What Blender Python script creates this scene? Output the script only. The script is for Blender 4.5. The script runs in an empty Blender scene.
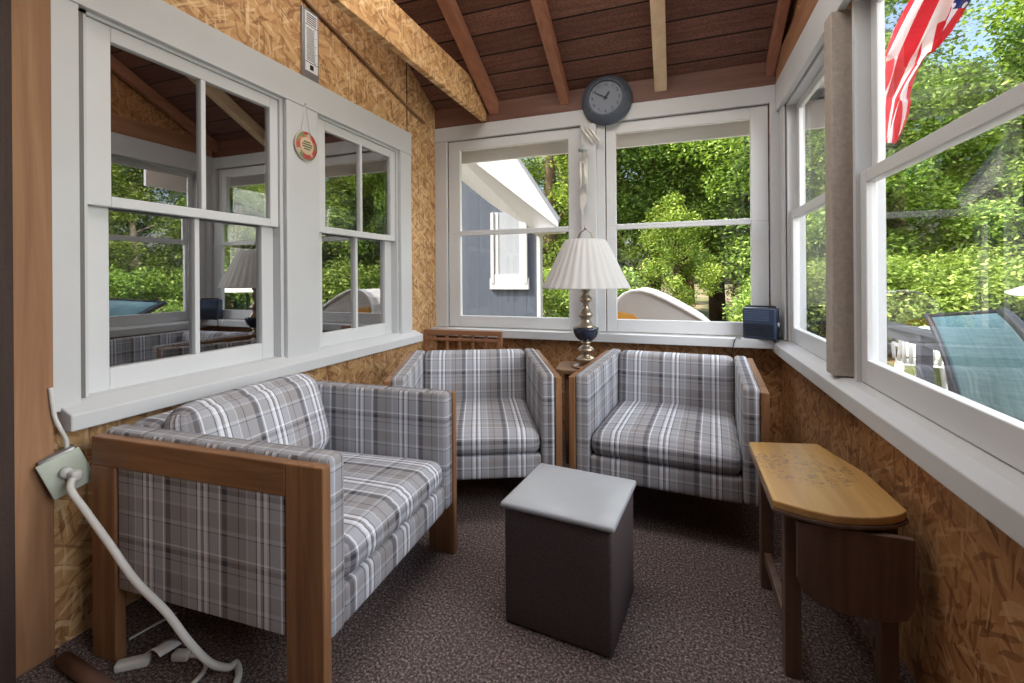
import bpy, math, random
from mathutils import Vector, Matrix, Euler
random.seed(7)
S = bpy.context.scene
COL = S.collection
PI = math.pi
R = math.radians

# ------------------------------------------------------------------ camera
H = 1.12
F_PX, YAW, Y0, ROLL = 455.8, 19.76, 276.7, -0.4
cd = bpy.data.cameras.new('camera')
cam = bpy.data.objects.new('camera', cd)
COL.objects.link(cam)
cd.sensor_fit = 'HORIZONTAL'
cd.sensor_width = 36.0
cd.lens = F_PX * 36.0 / 1024.0
cd.shift_y = (Y0 - 341.5) / 1024.0
cd.clip_start = 0.02
cd.clip_end = 300
_a = R(YAW)
_fw = Vector((-math.sin(_a), math.cos(_a), 0))
_rt = Vector((math.cos(_a), math.sin(_a), 0))
_up = Vector((0, 0, 1))
_r = R(-ROLL)                                   # horizon climbs slightly to the right
_rt2 = _rt * math.cos(_r) - _up * math.sin(_r)
_up2 = _up * math.cos(_r) + _rt * math.sin(_r)
_m = Matrix((( _rt2.x, _up2.x, -_fw.x, 0), (_rt2.y, _up2.y, -_fw.y, 0), (_rt2.z, _up2.z, -_fw.z, H), (0, 0, 0, 1)))
cam.matrix_world = _m
S.camera = cam

# ------------------------------------------------------------------ world, sun, added area fills, exposure
S.view_settings.view_transform = 'Standard'
S.view_settings.look = 'None'
S.view_settings.gamma = 1.0
S.view_settings.use_curve_mapping = False
S.view_settings.exposure = 0.0
W = bpy.data.worlds.new('sky')
S.world = W
W.use_nodes = True
wn = W.node_tree.nodes
wn.clear()
sky = wn.new('ShaderNodeTexSky')
sky.sky_type = 'NISHITA'
sky.sun_disc = False
sky.sun_elevation = R(48)
sky.sun_rotation = R(230)
sky.air_density = 1.2
sky.dust_density = 5.0
bg = wn.new('ShaderNodeBackground')
bg.inputs['Strength'].default_value = 0.42
wo = wn.new('ShaderNodeOutputWorld')
W.node_tree.links.new(sky.outputs[0], bg.inputs['Color'])
W.node_tree.links.new(bg.outputs[0], wo.inputs['Surface'])

def light(name, kind, loc, target, energy, color=(1, 1, 1), size=None, angle=None):
    ld = bpy.data.lights.new(name, kind)
    ld.energy = energy
    ld.color = color
    if size:
        ld.shape = 'RECTANGLE'
        ld.size, ld.size_y = size
    if angle is not None:
        ld.angle = angle
    o = bpy.data.objects.new(name, ld)
    COL.objects.link(o)
    o.location = loc
    d = Vector(target) - Vector(loc)
    o.rotation_euler = d.to_track_quat('-Z', 'Y').to_euler()
    return o
light('sun', 'SUN', (-7.2, -4.2, 9), (0.0, 0.0, 0), 9.0, (1, .95, .86), angle=R(1.0))
light('daylight_fill_right', 'AREA', (3.0, 0.9, 2.3), (-1.5, 1.9, 1.0), 215, (1, .98, .95), (3.2, 2.2))  # added area lamp, stands in for daylight through the right windows
light('daylight_fill_back', 'AREA', (-0.2, 5.4, 3.9), (-0.3, 1.6, 0.3), 230, (.95, .98, 1), (3.2, 1.6))  # added area lamp high outside, stands in for daylight through the back windows
light('fill_overhead', 'AREA', (-0.5, 1.75, 3.08), (-0.5, 1.75, 0), 46, (1, .95, .9), (1.6, 1.2))  # added overhead fill for floor and seats, no lamp hangs here
light('fill_rear', 'AREA', (-0.5, 0.35, 3.35), (-0.5, 3.2, 1.5), 7, (1, .95, .9), (1.4, .7))  # added weak fill above the camera, lifts the back wall

# ------------------------------------------------------------------ mesh helper
class MB:
    def __init__(s):
        s.v = []; s.f = []; s.uv = []; s.sm = []
    def add(s, vs, fs, uvs=None, smooth=False, M=None):
        b = len(s.v)
        if M is not None:
            vs = [M @ Vector(p) for p in vs]
        s.v += [tuple(p) for p in vs]
        for i, f in enumerate(fs):
            s.f.append(tuple(b + k for k in f))
            s.uv.append(uvs[i] if uvs else None)
            s.sm.append(smooth)
        return s
    def box(s, x0, x1, y0, y1, z0, z1, M=None):
        vs = [(x0,y0,z0),(x1,y0,z0),(x1,y1,z0),(x0,y1,z0),(x0,y0,z1),(x1,y0,z1),(x1,y1,z1),(x0,y1,z1)]
        fs = [(0,3,2,1),(4,5,6,7),(0,1,5,4),(1,2,6,5),(2,3,7,6),(3,0,4,7)]
        return s.add(vs, fs, None, False, M)
    def rbox(s, c, size, r, n=5, crown=(0, 0, 0), M=None, fn=None):
        """box with soft rounded edges; crown bulges the face of an axis; metre UVs"""
        h = [k / 2 for k in size]
        r = min(r, min(h) * .98)
        axs = []
        for k in range(3):
            e = [h[k] - r + r * math.sin(PI / 2 * q / 3) for q in range(4)]
            m = [-(h[k] - r) + 2 * (h[k] - r) * q / n for q in range(1, n)]
            axs.append(sorted([-t for t in e] + m + e))
        idx = {}
        vs = []; fs = []; uvs = []
        def vert(p):
            key = tuple(round(t, 6) for t in p)
            if key in idx:
                return idx[key]
            q = [max(-(h[k] - r), min(h[k] - r, p[k])) for k in range(3)]
            # p lies on the cube's surface; its tangential samples are eased so the arc is even
            d = Vector([p[k] - q[k] for k in range(3)])
            if d.length > 1e-9:
                d = d.normalized() * r
            o = Vector(q) + d
            g = [max(0, 1 - (p[k] / h[k]) ** 2) for k in range(3)]
            for k in range(3):
                a, b = [t for t in range(3) if t != k]
                o[k] += crown[k] * g[a] ** .6 * g[b] ** .6 * (p[k] / h[k])
            if fn:
                o = fn(o)
            o = Vector(o) + Vector(c)
            idx[key] = len(vs); vs.append(o)
            return idx[key]
        for k in range(3):
            a, b = [(1, 2), (2, 0), (0, 1)][k]
            for sg in (-1, 1):
                A, B = axs[a], axs[b]
                for i in range(len(A) - 1):
                    for j in range(len(B) - 1):
                        q = []
                        for (x, y) in ((A[i], B[j]), (A[i+1], B[j]), (A[i+1], B[j+1]), (A[i], B[j+1])):
                            p = [0, 0, 0]; p[k] = sg * h[k]; p[a] = x; p[b] = y
                            q.append(p)
                        if sg < 0:
                            q.reverse()
                        fs.append([vert(p) for p in q])
                        if k == 0:
                            uvs.append([(p[1] + c[1] + .03, p[2] + c[2]) for p in q])
                        elif k == 1:
                            uvs.append([(p[0] + c[0], p[2] + c[2]) for p in q])
                        else:
                            uvs.append([(p[0] + c[0], p[1] + c[1] + h[1]+ .47) for p in q])
        return s.add(vs, fs, uvs, True, M)
    def prism(s, poly, a0, a1, axis='z', M=None, smooth=False):
        n = len(poly)
        def P(u, v, w):
            return {'z': (u, v, w), 'y': (u, w, v), 'x': (w, u, v)}[axis]
        vs = [P(u, v, a0) for u, v in poly] + [P(u, v, a1) for u, v in poly]
        fs = [tuple(range(n - 1, -1, -1)), tuple(range(n, 2 * n))]
        fs += [(i, (i + 1) % n, n + (i + 1) % n, n + i) for i in range(n)]
        return s.add(vs, fs, None, smooth, M)
    def tube(s, pts, rad, n=8, M=None, caps=True):
        pts = [Vector(p) for p in pts]
        rs = rad if isinstance(rad, (list, tuple)) else [rad] * len(pts)
        vs = []; fs = []
        prev = None
        for i, p in enumerate(pts):
            t = (pts[min(i+1, len(pts)-1)] - pts[max(i-1, 0)]).normalized()
            u = prev - t * prev.dot(t) if prev is not None else t.orthogonal()
            if u.length < 1e-6: u = t.orthogonal()
            u.normalize(); prev = u
            w = t.cross(u)
            for k in range(n):
                g = 2 * PI * k / n
                vs.append(p + (u * math.cos(g) + w * math.sin(g)) * rs[i])
        for i in range(len(pts) - 1):
            for k in range(n):
                fs.append((i*n+k, i*n+(k+1) % n, (i+1)*n+(k+1) % n, (i+1)*n+k))
        if caps:
            fs.append(tuple(range(n-1, -1, -1)))
            fs.append(tuple((len(pts)-1)*n + k for k in range(n)))
        return s.add(vs, fs, None, True, M)
    def lathe(s, prof, n=32, M=None, rfn=None):
        vs = []; fs = []
        for r_, z in prof:
            for k in range(n):
                g = 2 * PI * k / n
                q = r_ * (rfn(g, z) if rfn else 1)
                vs.append((q * math.cos(g), q * math.sin(g), z))
        for i in range(len(prof) - 1):
            for k in range(n):
                fs.append((i*n+k, i*n+(k+1) % n, (i+1)*n+(k+1) % n, (i+1)*n+k))
        return s.add(vs, fs, None, True, M)
    def grid(s, fn, nu, nv, M=None, closed=False):
        vs = []; fs = []; uvs = []
        for i in range(nu + 1):
            for j in range(nv + 1):
                vs.append(fn(i / nu, j / nv))
        for i in range(nu):
            for j in range(nv):
                fs.append((i*(nv+1)+j, (i+1)*(nv+1)+j, (i+1)*(nv+1)+j+1, i*(nv+1)+j+1))
                uvs.append([(i/nu, j/nv), ((i+1)/nu, j/nv), ((i+1)/nu, (j+1)/nv), (i/nu, (j+1)/nv)])
        return s.add(vs, fs, uvs, True, M)
    def mesh(s, name):
        me = bpy.data.meshes.new(name)
        me.from_pydata(s.v, [], s.f)
        me.polygons.foreach_set('use_smooth', s.sm)
        if any(u is not None for u in s.uv):
            ul = me.uv_layers.new(name='UVMap')
            flat = []
            for f, u in zip(s.f, s.uv):
                flat += [t for q in (u if u else [(0, 0)] * len(f)) for t in q]
            ul.data.foreach_set('uv', flat)
        me.update()
        return me
    def build(s, name, mat, parent=None, bevel=0, solid=0, sub=0):
        o = bpy.data.objects.new(name, s.mesh(name))
        COL.objects.link(o)
        o.data.materials.append(mat)
        if parent: o.parent = parent
        if solid:
            m = o.modifiers.new('thickness', 'SOLIDIFY'); m.thickness = solid; m.offset = 0
        if bevel:
            m = o.modifiers.new('edge', 'BEVEL'); m.width = bevel; m.segments = 2; m.limit_method = 'ANGLE'
        return o

def tag(o, label, cat, group=None, kind=None):
    o['label'] = label; o['category'] = cat
    if group: o['group'] = group
    if kind: o['kind'] = kind
    return o
def thing(name, label, cat, loc=(0, 0, 0), rz=0, group=None):
    o = bpy.data.objects.new(name, None)
    o.empty_display_size = .1
    COL.objects.link(o)
    o.location = loc; o.rotation_euler = (0, 0, rz)
    return tag(o, label, cat, group)
def copy_tree(o, parent=None):
    c = o.copy(); COL.objects.link(c)
    if parent: c.parent = parent
    for ch in list(o.children): copy_tree(ch, c)
    return c
def structure(o, label=None):
    o['kind'] = 'structure'
    if label: o['label'] = label
    return o

# ------------------------------------------------------------------ materials
class NT:
    def __init__(s, name):
        s.m = bpy.data.materials.new(name); s.m.use_nodes = True
        s.t = s.m.node_tree; s.t.nodes.clear()
        s.out = s.t.nodes.new('ShaderNodeOutputMaterial')
    def n(s, typ, ins=None, **kw):
        nd = s.t.nodes.new(typ)
        for k, v in kw.items(): setattr(nd, k, v)
        for k, v in (ins or {}).items():
            if isinstance(v, bpy.types.NodeSocket): s.t.links.new(v, nd.inputs[k])
            else: nd.inputs[k].default_value = v
        return nd
    def math(s, op, a, b=0.0, c=None):
        d = {0: a, 1: b}
        if c is not None: d[2] = c
        return s.n('ShaderNodeMath', d, operation=op).outputs[0]
    def mix(s, fac, a, b, blend='MIX'):
        nd = s.n('ShaderNodeMix', None, data_type='RGBA', blend_type=blend)
        for i, v in ((0, fac), (6, a), (7, b)):
            if isinstance(v, bpy.types.NodeSocket): s.t.links.new(v, nd.inputs[i])
            else: nd.inputs[i].default_value = v if i == 0 else (tuple(v) + (1,))[:4]
        return nd.outputs[2]
    def ramp(s, fac, stops, interp='LINEAR'):
        nd = s.n('ShaderNodeValToRGB', {0: fac})
        cr = nd.color_ramp; cr.interpolation = interp
        while len(cr.elements) < len(stops): cr.elements.new(.5)
        for e, (p, c) in zip(cr.elements, stops):
            e.position = p; e.color = (tuple(c) + (1,))[:4]
        return nd.outputs[0]
    def obj(s):
        return s.n('ShaderNodeTexCoord').outputs['Object']
    def mapping(s, vec, scale=(1, 1, 1), rot=(0, 0, 0), loc=(0, 0, 0)):
        return s.n('ShaderNodeMapping', {0: vec, 'Location': loc, 'Rotation': rot, 'Scale': scale}).outputs[0]
    def noise(s, vec, scale, detail=3, rough=.6):
        return s.n('ShaderNodeTexNoise', {'Vector': vec, 'Scale': scale, 'Detail': detail, 'Roughness': rough}).outputs[0]
    def bump(s, h, strength=.3, dist=.01):
        return s.n('ShaderNodeBump', {'Height': h, 'Strength': strength, 'Distance': dist}).outputs[0]
    def bsdf(s, color, rough=.6, metal=0, normal=None, spec=.4, **kw):
        d = {'Base Color': color if isinstance(color, bpy.types.NodeSocket) else (tuple(color) + (1,))[:4], 'Roughness': rough, 'Metallic': metal, 'Specular IOR Level': spec}
        if normal is not None: d['Normal'] = normal
        d.update(kw)
        b = s.n('ShaderNodeBsdfPrincipled', d)
        s.t.links.new(b.outputs[0], s.out.inputs[0])
        return s.m

def plain(name, color, rough=.5, metal=0, var=.08, scale=12, spec=.4):
    k = NT(name)
    nz = k.noise(k.obj(), scale, 3)
    c = k.mix(nz, [t * (1 - var) for t in color], [min(1, t * (1 + var)) for t in color])
    return k.bsdf(c, rough, metal, k.bump(k.noise(k.obj(), scale * 12, 2), .06, .004), spec)

def osb(name, axes, tone=(1, 1, 1)):
    """oriented strand board: long pale and dark flakes lying every way"""
    k = NT(name)
    sp = k.n('ShaderNodeSeparateXYZ', {0: k.obj()})
    cb = k.n('ShaderNodeCombineXYZ', {0: sp.outputs[axes[0]], 1: sp.outputs[axes[1]]}).outputs[0]
    wob = k.n('ShaderNodeTexNoise', {'Vector': cb, 'Scale': 9.0, 'Detail': 1.0}).outputs[1]
    cb = k.mix(.03, cb, wob, 'ADD')
    cols = []
    for i, ang in enumerate((.35, 1.35, 2.35)):
        mp = k.mapping(k.mapping(cb, (1, 1, 1), (0, 0, ang), (i * .1, i * .07, 0)), (58, 15, 1))
        vo = k.n('ShaderNodeTexVoronoi', {'Vector': mp, 'Scale': 1.0, 'Randomness': 1.0}, voronoi_dimensions='2D')
        cols.append((vo.outputs['Color'], vo.outputs['Distance']))
    sel = k.n('ShaderNodeTexVoronoi', {'Vector': k.mapping(cb, (24, 24, 1)), 'Scale': 1.0}, voronoi_dimensions='2D').outputs['Color']
    sl = k.n('ShaderNodeSeparateColor', {0: sel})
    a = k.mix(k.math('GREATER_THAN', sl.outputs[0], .36), cols[0][0], cols[1][0])
    b = k.mix(k.math('GREATER_THAN', sl.outputs[1], .66), a, cols[2][0])
    val = k.n('ShaderNodeSeparateColor', {0: b}).outputs[0]
    grain = k.noise(k.mapping(cb, (60, 14, 1), (0, 0, .5)), 3, 4, .7)
    v2 = k.math('ADD', k.math('MULTIPLY', val, .75), k.math('MULTIPLY', k.math('SUBTRACT', grain, .5), .5))
    T = tone
    g = lambda c: tuple(c[i] * T[i] for i in range(3))
    c = k.ramp(v2, [(0, g((.20, .085, .03))), (.05, g((.36, .18, .07))), (.22, g((.52, .29, .12))), (.55, g((.62, .38, .175))), (.85, g((.74, .50, .26)))])
    c = k.mix(.22, c, g((.58, .35, .16)))
    # thin dark strand edges
    for ang, off in ((.9, 5.3), (2.1, 9.1), (-.1, 2.2)):
        vo = k.n('ShaderNodeTexVoronoi', {'Vector': k.mapping(k.mapping(cb, (1, 1, 1), (0, 0, ang), (off, off, 0)), (95, 14, 1)), 'Scale': 1.0}, voronoi_dimensions='2D')
        rnd = k.n('ShaderNodeSeparateColor', {0: vo.outputs['Color']}).outputs[1]
        hit = k.math('MULTIPLY', k.math('GREATER_THAN', rnd, .93), .55)
        c = k.mix(hit, c, g((.20, .085, .03)))
        hit = k.math('MULTIPLY', k.math('LESS_THAN', rnd, .07), .55)
        c = k.mix(hit, c, g((.84, .62, .36)))
    c = k.mix(k.math('MULTIPLY', k.noise(cb, 2.3, 3), .25), c, g((.38, .19, .075)))
    return k.bsdf(c, .65, 0, k.bump(v2, .25, .004))

def wood(name, light, dark, axis=2, scale=1.0, rough=.5, grain=1.0, speck=0.0):
    k = NT(name)
    sc = [26 * scale] * 3; sc[axis] = 1.6 * scale
    v = k.mapping(k.obj(), sc)
    nz = k.n('ShaderNodeTexNoise', {'Vector': v, 'Scale': 1.0, 'Detail': 5.0, 'Roughness': .62, 'Distortion': .6}).outputs[0]
    c = k.ramp(nz, [(.25, dark), (.5, [(a + b) / 2 for a, b in zip(light, dark)]), (.72, light)])
    if speck:
        w = k.noise(k.obj(), 260, 2, .8)
        c = k.mix(k.math('MULTIPLY', k.math('GREATER_THAN', w, .55), speck), c, [t * .4 for t in dark])
    return k.bsdf(c, rough, 0, k.bump(nz, .2 * grain, .003))

def plaid():
    k = NT('plaid_upholstery')
    uv = k.n('ShaderNodeUVMap').outputs[0]
    sp = k.n('ShaderNodeSeparateXYZ', {0: uv})
    base, tau, dk, wh, md = (.40, .41, .445), (.315, .30, .305), (.07, .07, .085), (.86, .89, .96), (.56, .58, .63)
    def stripes(co, period, off, st):
        fr = k.math('FRACT', k.math('ADD', k.math('DIVIDE', co, period), off))
        return k.ramp(fr, st, 'CONSTANT')
    warp = stripes(sp.outputs[0], .205, .37, [(0, dk), (.085, tau), (.11, wh), (.14, base), (.30, dk), (.32, md), (.345, wh), (.40, dk), (.42, tau), (.455, wh), (.51, dk), (.53, base), (.66, md), (.68, tau), (.80, dk), (.815, tau)])
    weft = stripes(sp.outputs[1], .19, .12, [(0, dk), (.07, tau), (.11, wh), (.14, base), (.42, dk), (.44, md), (.50, tau), (.72, md), (.76, base), (.9, dk), (.92, base)])
    c = k.mix(.36, warp, weft)
    th = k.n('ShaderNodeTexNoise', {'Vector': k.mapping(uv, (1500, 180, 1)), 'Scale': 1.0, 'Detail': 2.0}).outputs[0]
    th2 = k.n('ShaderNodeTexNoise', {'Vector': k.mapping(uv, (180, 1500, 1)), 'Scale': 1.0, 'Detail': 2.0}).outputs[0]
    t = k.math('ADD', th, th2)
    c = k.mix(k.math('MULTIPLY', t, .5), k.mix(1, c, (.62, .62, .63), 'MULTIPLY'), k.mix(1, c, (1.3, 1.3, 1.3), 'MULTIPLY'))
    return k.bsdf(c, .9, 0, k.bump(t, .15, .002), .15)

def carpet():
    k = NT('carpet_brown')
    o = k.obj()
    a = k.noise(o, 120, 3, .85); b = k.noise(o, 2.2, 3)
    c = k.ramp(a, [(.36, (.02, .015, .015)), (.46, (.10, .076, .074)), (.55, (.20, .155, .148)), (.66, (.60, .50, .47))])
    c = k.mix(k.math('MULTIPLY', b, .3), c, (.125, .094, .088))
    return k.bsdf(c, .95, 0, k.bump(a, .6, .008), .1)

def glass(name, mirror=0.0, tint=(1, 1, 1)):
    k = NT(name)
    tr = k.n('ShaderNodeBsdfTransparent', {0: tint + (1,)})
    gl = k.n('ShaderNodeBsdfGlossy', {'Roughness': 0.0, 'Color': (1, 1, 1, 1)})
    bf = k.n('ShaderNodeNewGeometry').outputs['Backfacing']
    fr = k.n('ShaderNodeFresnel', {'IOR': k.math('SUBTRACT', 1.5, k.math('MULTIPLY', bf, 1.5 - 1 / 1.5))}).outputs[0]
    f = k.math('MULTIPLY', fr, 1.3)
    if mirror: f = k.math('MAXIMUM', f, mirror)
    f = k.math('MINIMUM', f, 1.0)
    mx = k.n('ShaderNodeMixShader', {0: f, 1: tr.outputs[0], 2: gl.outputs[0]})
    k.t.links.new(mx.outputs[0], k.out.inputs[0])
    return k.m

def foliage(name, lo, mid, hi):
    k = NT(name)
    g = k.n('ShaderNodeNewGeometry').outputs['Random Per Island']
    oi = k.n('ShaderNodeObjectInfo').outputs['Random']
    c = k.ramp(g, [(0, lo), (.45, mid), (.8, hi), (1, (min(1, hi[0] * 1.5), min(1, hi[1] * 1.35), hi[2] * 1.6))])
    hv = k.n('ShaderNodeHueSaturation', {'Hue': k.math('ADD', k.math('MULTIPLY', oi, .03), .49), 'Saturation': .92, 'Value': k.math('ADD', k.math('MULTIPLY', oi, .4), .8), 'Color': c}).outputs[0]
    d = k.n('ShaderNodeBsdfPrincipled', {'Base Color': hv, 'Roughness': .5, 'Specular IOR Level': .25})
    t = k.n('ShaderNodeBsdfTranslucent', {'Color': k.mix(1, hv, (1.2, 1.25, .5), 'MULTIPLY')})
    m = k.n('ShaderNodeMixShader', {0: .38, 1: d.outputs[0], 2: t.outputs[0]})
    k.t.links.new(m.outputs[0], k.out.inputs[0])
    return k.m

M_white = plain('painted_trim', (.60, .615, .63), .42, 0, .05, 5)
M_sash = plain('painted_sash', (.66, .675, .69), .38, 0, .04, 6)
M_track = plain('window_track', (.16, .155, .15), .5)
M_osb_yz = osb('strand_board_side', (1, 2))
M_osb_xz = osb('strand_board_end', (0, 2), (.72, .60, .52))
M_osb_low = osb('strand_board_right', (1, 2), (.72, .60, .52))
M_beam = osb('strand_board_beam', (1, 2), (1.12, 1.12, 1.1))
M_post = wood('raw_post_wood', (.40, .22, .115), (.22, .105, .05), 2, .7, .7)
M_dark_jamb = wood('dark_jamb_wood', (.075, .045, .035), (.03, .018, .014), 2, 1, .7, 1, .3)
M_rafter = wood('rafter_wood', (.50, .24, .15), (.30, .125, .075), 1, .6, .7)
M_rafter_lit = wood('lit_rafter_wood', (.92, .76, .54), (.74, .52, .30), 1, .6, .7)  # sun bounce on one rafter, put into a paler wood colour
M_frame = wood('oak_frame', (.37, .19, .09), (.145, .066, .03), 1, 1.1, .45)
M_frame_z = wood('oak_post', (.37, .19, .09), (.145, .066, .03), 2, 1.1, .45)
M_plaid = plaid()
M_carpet = carpet()
M_glass = glass('window_glass')
M_glass_dark = glass('house_window_glass', .34, (.8, .8, .8))

# ceiling boards across the slope
k = NT('ceiling_boards')
sp = k.n('ShaderNodeSeparateXYZ', {0: k.obj()})
row = k.math('DIVIDE', sp.outputs[1], .135)
fr = k.math('FRACT', row); rid = k.math('FLOOR', row)
wn1 = k.n('ShaderNodeTexWhiteNoise', {'W': rid}, noise_dimensions='1D').outputs[0]
nz = k.noise(k.mapping(k.obj(), (3, 40, 40)), 1.2, 4, .7)
spk = k.noise(k.obj(), 120, 2, .8)
c = k.ramp(k.math('ADD', k.math('MULTIPLY', nz, .8), k.math('MULTIPLY', wn1, .25)), [(.3, (.15, .068, .05)), (.6, (.26, .125, .088)), (.85, (.36, .185, .13))])
c = k.mix(k.math('MULTIPLY', k.math('GREATER_THAN', spk, .52), .45), c, (.035, .016, .013))
gap = k.math('LESS_THAN', fr, .07)
c = k.mix(gap, c, (.015, .008, .007))
M_ceiling = k.bsdf(c, .8, 0, k.bump(k.math('SUBTRACT', nz, gap), .3, .006))

# ------------------------------------------------------------------ room shell
XL, XR, YB, YR = -1.78, .61, 3.2, -2.4
def ceil_z(y): return 2.43 + .51 * (YB - max(y, 1.0))

fl = MB(); fl.box(XL - .1, XR + .1, YR, YB + .1, -.08, 0)
structure(fl.build('floor', M_carpet), 'dark brown flecked carpet floor')

# ceiling: sloping boards, then level behind the photographer
ce = MB()
prof = [(YB + .5, 2.43 - .51 * .5), (1.0, ceil_z(1.0)), (YR, ceil_z(1.0))]
ce.prism(prof + [(y, z + .06) for y, z in reversed(prof)], XL - .1, XR + .42, 'x')
structure(ce.build('ceiling', M_ceiling), 'dark brown boarded ceiling')

def wall_yz(mb, x0, x1, y0, y1, holes, ztop):
    """wall slab in the YZ plane with rectangular holes (y0,y1,z0,z1), split in columns"""
    ys = sorted({y0, y1, *[h[0] for h in holes], *[h[1] for h in holes], *([1.0] if y0 < 1 < y1 else [])})
    for a, b in zip(ys, ys[1:]):
        m = (a + b) / 2
        hs = [h for h in holes if h[0] <= m <= h[1]]
        if hs:
            h = hs[0]
            mb.box(x0, x1, a, b, 0, h[2])
            zl = h[3]
        else:
            zl = 0
        mb.prism([(a, zl), (b, zl), (b, ztop(b)), (a, ztop(a))], x0, x1, 'x')
# left wall
LW1 = (.889, 1.703, .735, 1.99); LW2 = (1.906, 2.672, .735, 1.99)
lw = MB(); wall_yz(lw, XL - .12, XL, YR, YB + .1, [LW1, LW2], ceil_z)
structure(lw.build('wall_left', M_osb_yz), 'strand board house wall with two sash windows')
# dark room behind the two left windows
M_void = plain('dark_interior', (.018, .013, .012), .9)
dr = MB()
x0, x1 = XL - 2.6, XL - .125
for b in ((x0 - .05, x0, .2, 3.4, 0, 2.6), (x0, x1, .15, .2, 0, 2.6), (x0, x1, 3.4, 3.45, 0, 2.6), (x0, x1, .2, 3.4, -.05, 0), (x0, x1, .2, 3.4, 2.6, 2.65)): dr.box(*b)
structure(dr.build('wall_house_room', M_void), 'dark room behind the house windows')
# back wall
bw = MB()
bw.box(XL - .1, XR + .1, YB, YB + .1, 0, .72)
bw.box(XL - .1, -1.685, YB, YB + .1, .72, 2.182)
bw.box(-.60, -.46, YB, YB + .1, .72, 2.182)
bw.box(.55, XR + .1, YB, YB + .1, .72, 2.182)
bw.box(XL - .1, XR + .1, YB, YB + .1, 2.182, 2.43)
structure(bw.build('wall_back', M_osb_xz), 'strand board wall below the back windows')
# right wall
RW1 = (2.13, 3.06, .72, 2.13); RW2 = (.86, 2.0, .72, 2.13); RW3 = (-.35, .72, .72, 2.13)
rw = MB(); wall_yz(rw, XR, XR + .1, YR, YB + .1, [RW1, (RW2[0], 2.06) + RW2[2:], RW3], ceil_z)
structure(rw.build('wall_right', M_osb_low), 'strand board wall below the right windows')
rr = MB(); rr.box(XL - .1, XR + .1, YR - .1, YR, 0, ceil_z(1))
structure(rr.build('wall_rear', M_osb_xz), 'strand board wall behind the camera')

# ---- left wall trim
t = MB()
t.box(XL, XL + .022, .819, .889, .72, 1.985)
t.box(XL, XL + .022, 1.699, 1.906, .72, 1.985)
t.box(XL, XL + .022, 2.668, 2.80, .72, 1.985)
t.box(XL, XL + .026, .819, 2.80, 1.985, 2.137)
structure(t.build('trim_1', M_white, None, .003), 'white window casing on the left wall')
t = MB()
t.prism([(XL - .1, .745), (XL, .742), (XL + .072, .712), (XL + .072, .662), (XL, .662), (XL, .70), (XL - .1, .70)], .838, 2.86, 'y')
structure(t.build('trim_2', M_white, None, .004), 'white sill under the left windows')
t = MB()
t.box(XL, XL + .03, .725, .818, 0, 3.4)
structure(t.build('trim_3', M_post, None, .004), 'raw wooden board beside the left window')
t = MB(); t.box(XL, XL + .055, .60, .722, 0, 3.4)
structure(t.build('trim_4', M_dark_jamb, None, .004), 'dark jamb at the left edge')
t = MB(); t.box(XL, XL + .004, 2.776, 2.782, 2.15, 2.66)
structure(t.build('trim_5', M_dark_jamb), 'dark seam between strand boards')

def sash(x0, x1, y0, y1, z0, z1, st, top, bot, win, name, mull=True, plane='x', glassmat=None, mw=.02):
    """one window sash: stiles, rails, optional muntin and its pane, in plane x or y"""
    m = MB()
    def B(a0, a1, c0, c1, d0=x0, d1=x1):
        if plane == 'x': m.box(d0, d1, a0, a1, c0, c1)
        else: m.box(a0, a1, d0, d1, c0, c1)
    l, r = st if isinstance(st, tuple) else (st, st)
    B(y0, y0 + l, z0, z1); B(y1 - r, y1, z0, z1)
    B(y0 + l, y1 - r, z0, z0 + bot); B(y0 + l, y1 - r, z1 - top, z1)
    if mull:
        c = (y0 + l + y1 - r) / 2
        B(c - mw / 2, c + mw / 2, z0 + bot, z1 - top)
    o = m.build(name, M_sash, win, .003)
    g = MB(); xm = (x0 + x1) / 2
    e = .004
    if plane == 'x':
        g.add([(xm, y0 + l - e, z0 + bot - e), (xm, y1 - r + e, z0 + bot - e), (xm, y1 - r + e, z1 - top + e), (xm, y0 + l - e, z1 - top + e)], [(0, 1, 2, 3)])
    else:
        g.add([(y0 + l - e, xm, z0 + bot - e), (y1 - r + e, xm, z0 + bot - e), (y1 - r + e, xm, z1 - top + e), (y0 + l - e, xm, z1 - top + e)], [(0, 1, 2, 3)])
    g.build('pane', glassmat or M_glass, o)
    return o
def window(name, label):
    o = bpy.data.objects.new(name, None); COL.objects.link(o)
    return structure(o, label)

# left double hung windows (outer side of the house)
for nm, (a, b, z0, z1), st in (('window_1', LW1, (.072, .045)), ('window_2', LW2, (.055, .05))):
    w = window(nm, 'white double hung house window, ' + ('nearer the camera' if nm == 'window_1' else 'farther from the camera'))
    tr = MB()
    tr.box(XL - .10, XL - .002, a + .022, a + .031, z0, z1); tr.box(XL - .10, XL - .002, b - .022, b, z0, z1); tr.box(XL - .10, XL - .002, a + .022, b - .022, z1 - .015, z1)
    tr.build('jamb', M_white, w)
    if nm == 'window_1':
        tk = MB(); tk.box(XL - .06, XL + .001, a + .0002, a + .0215, z0 + .01, z1 - .016)
        tk.build('sash_track', M_track, w)
    sash(XL - .042, XL - .012, a + .032, b - .023, 1.365, z1 - .016, st, .05, .036, w, 'upper_sash', glassmat=M_glass_dark)
    sash(XL - .085, XL - .046, a + .032, b - .023, z0 + .006, 1.40, (st[0] + .01, st[1] + .02), .03, .075, w, 'lower_sash', glassmat=M_glass_dark)

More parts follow.
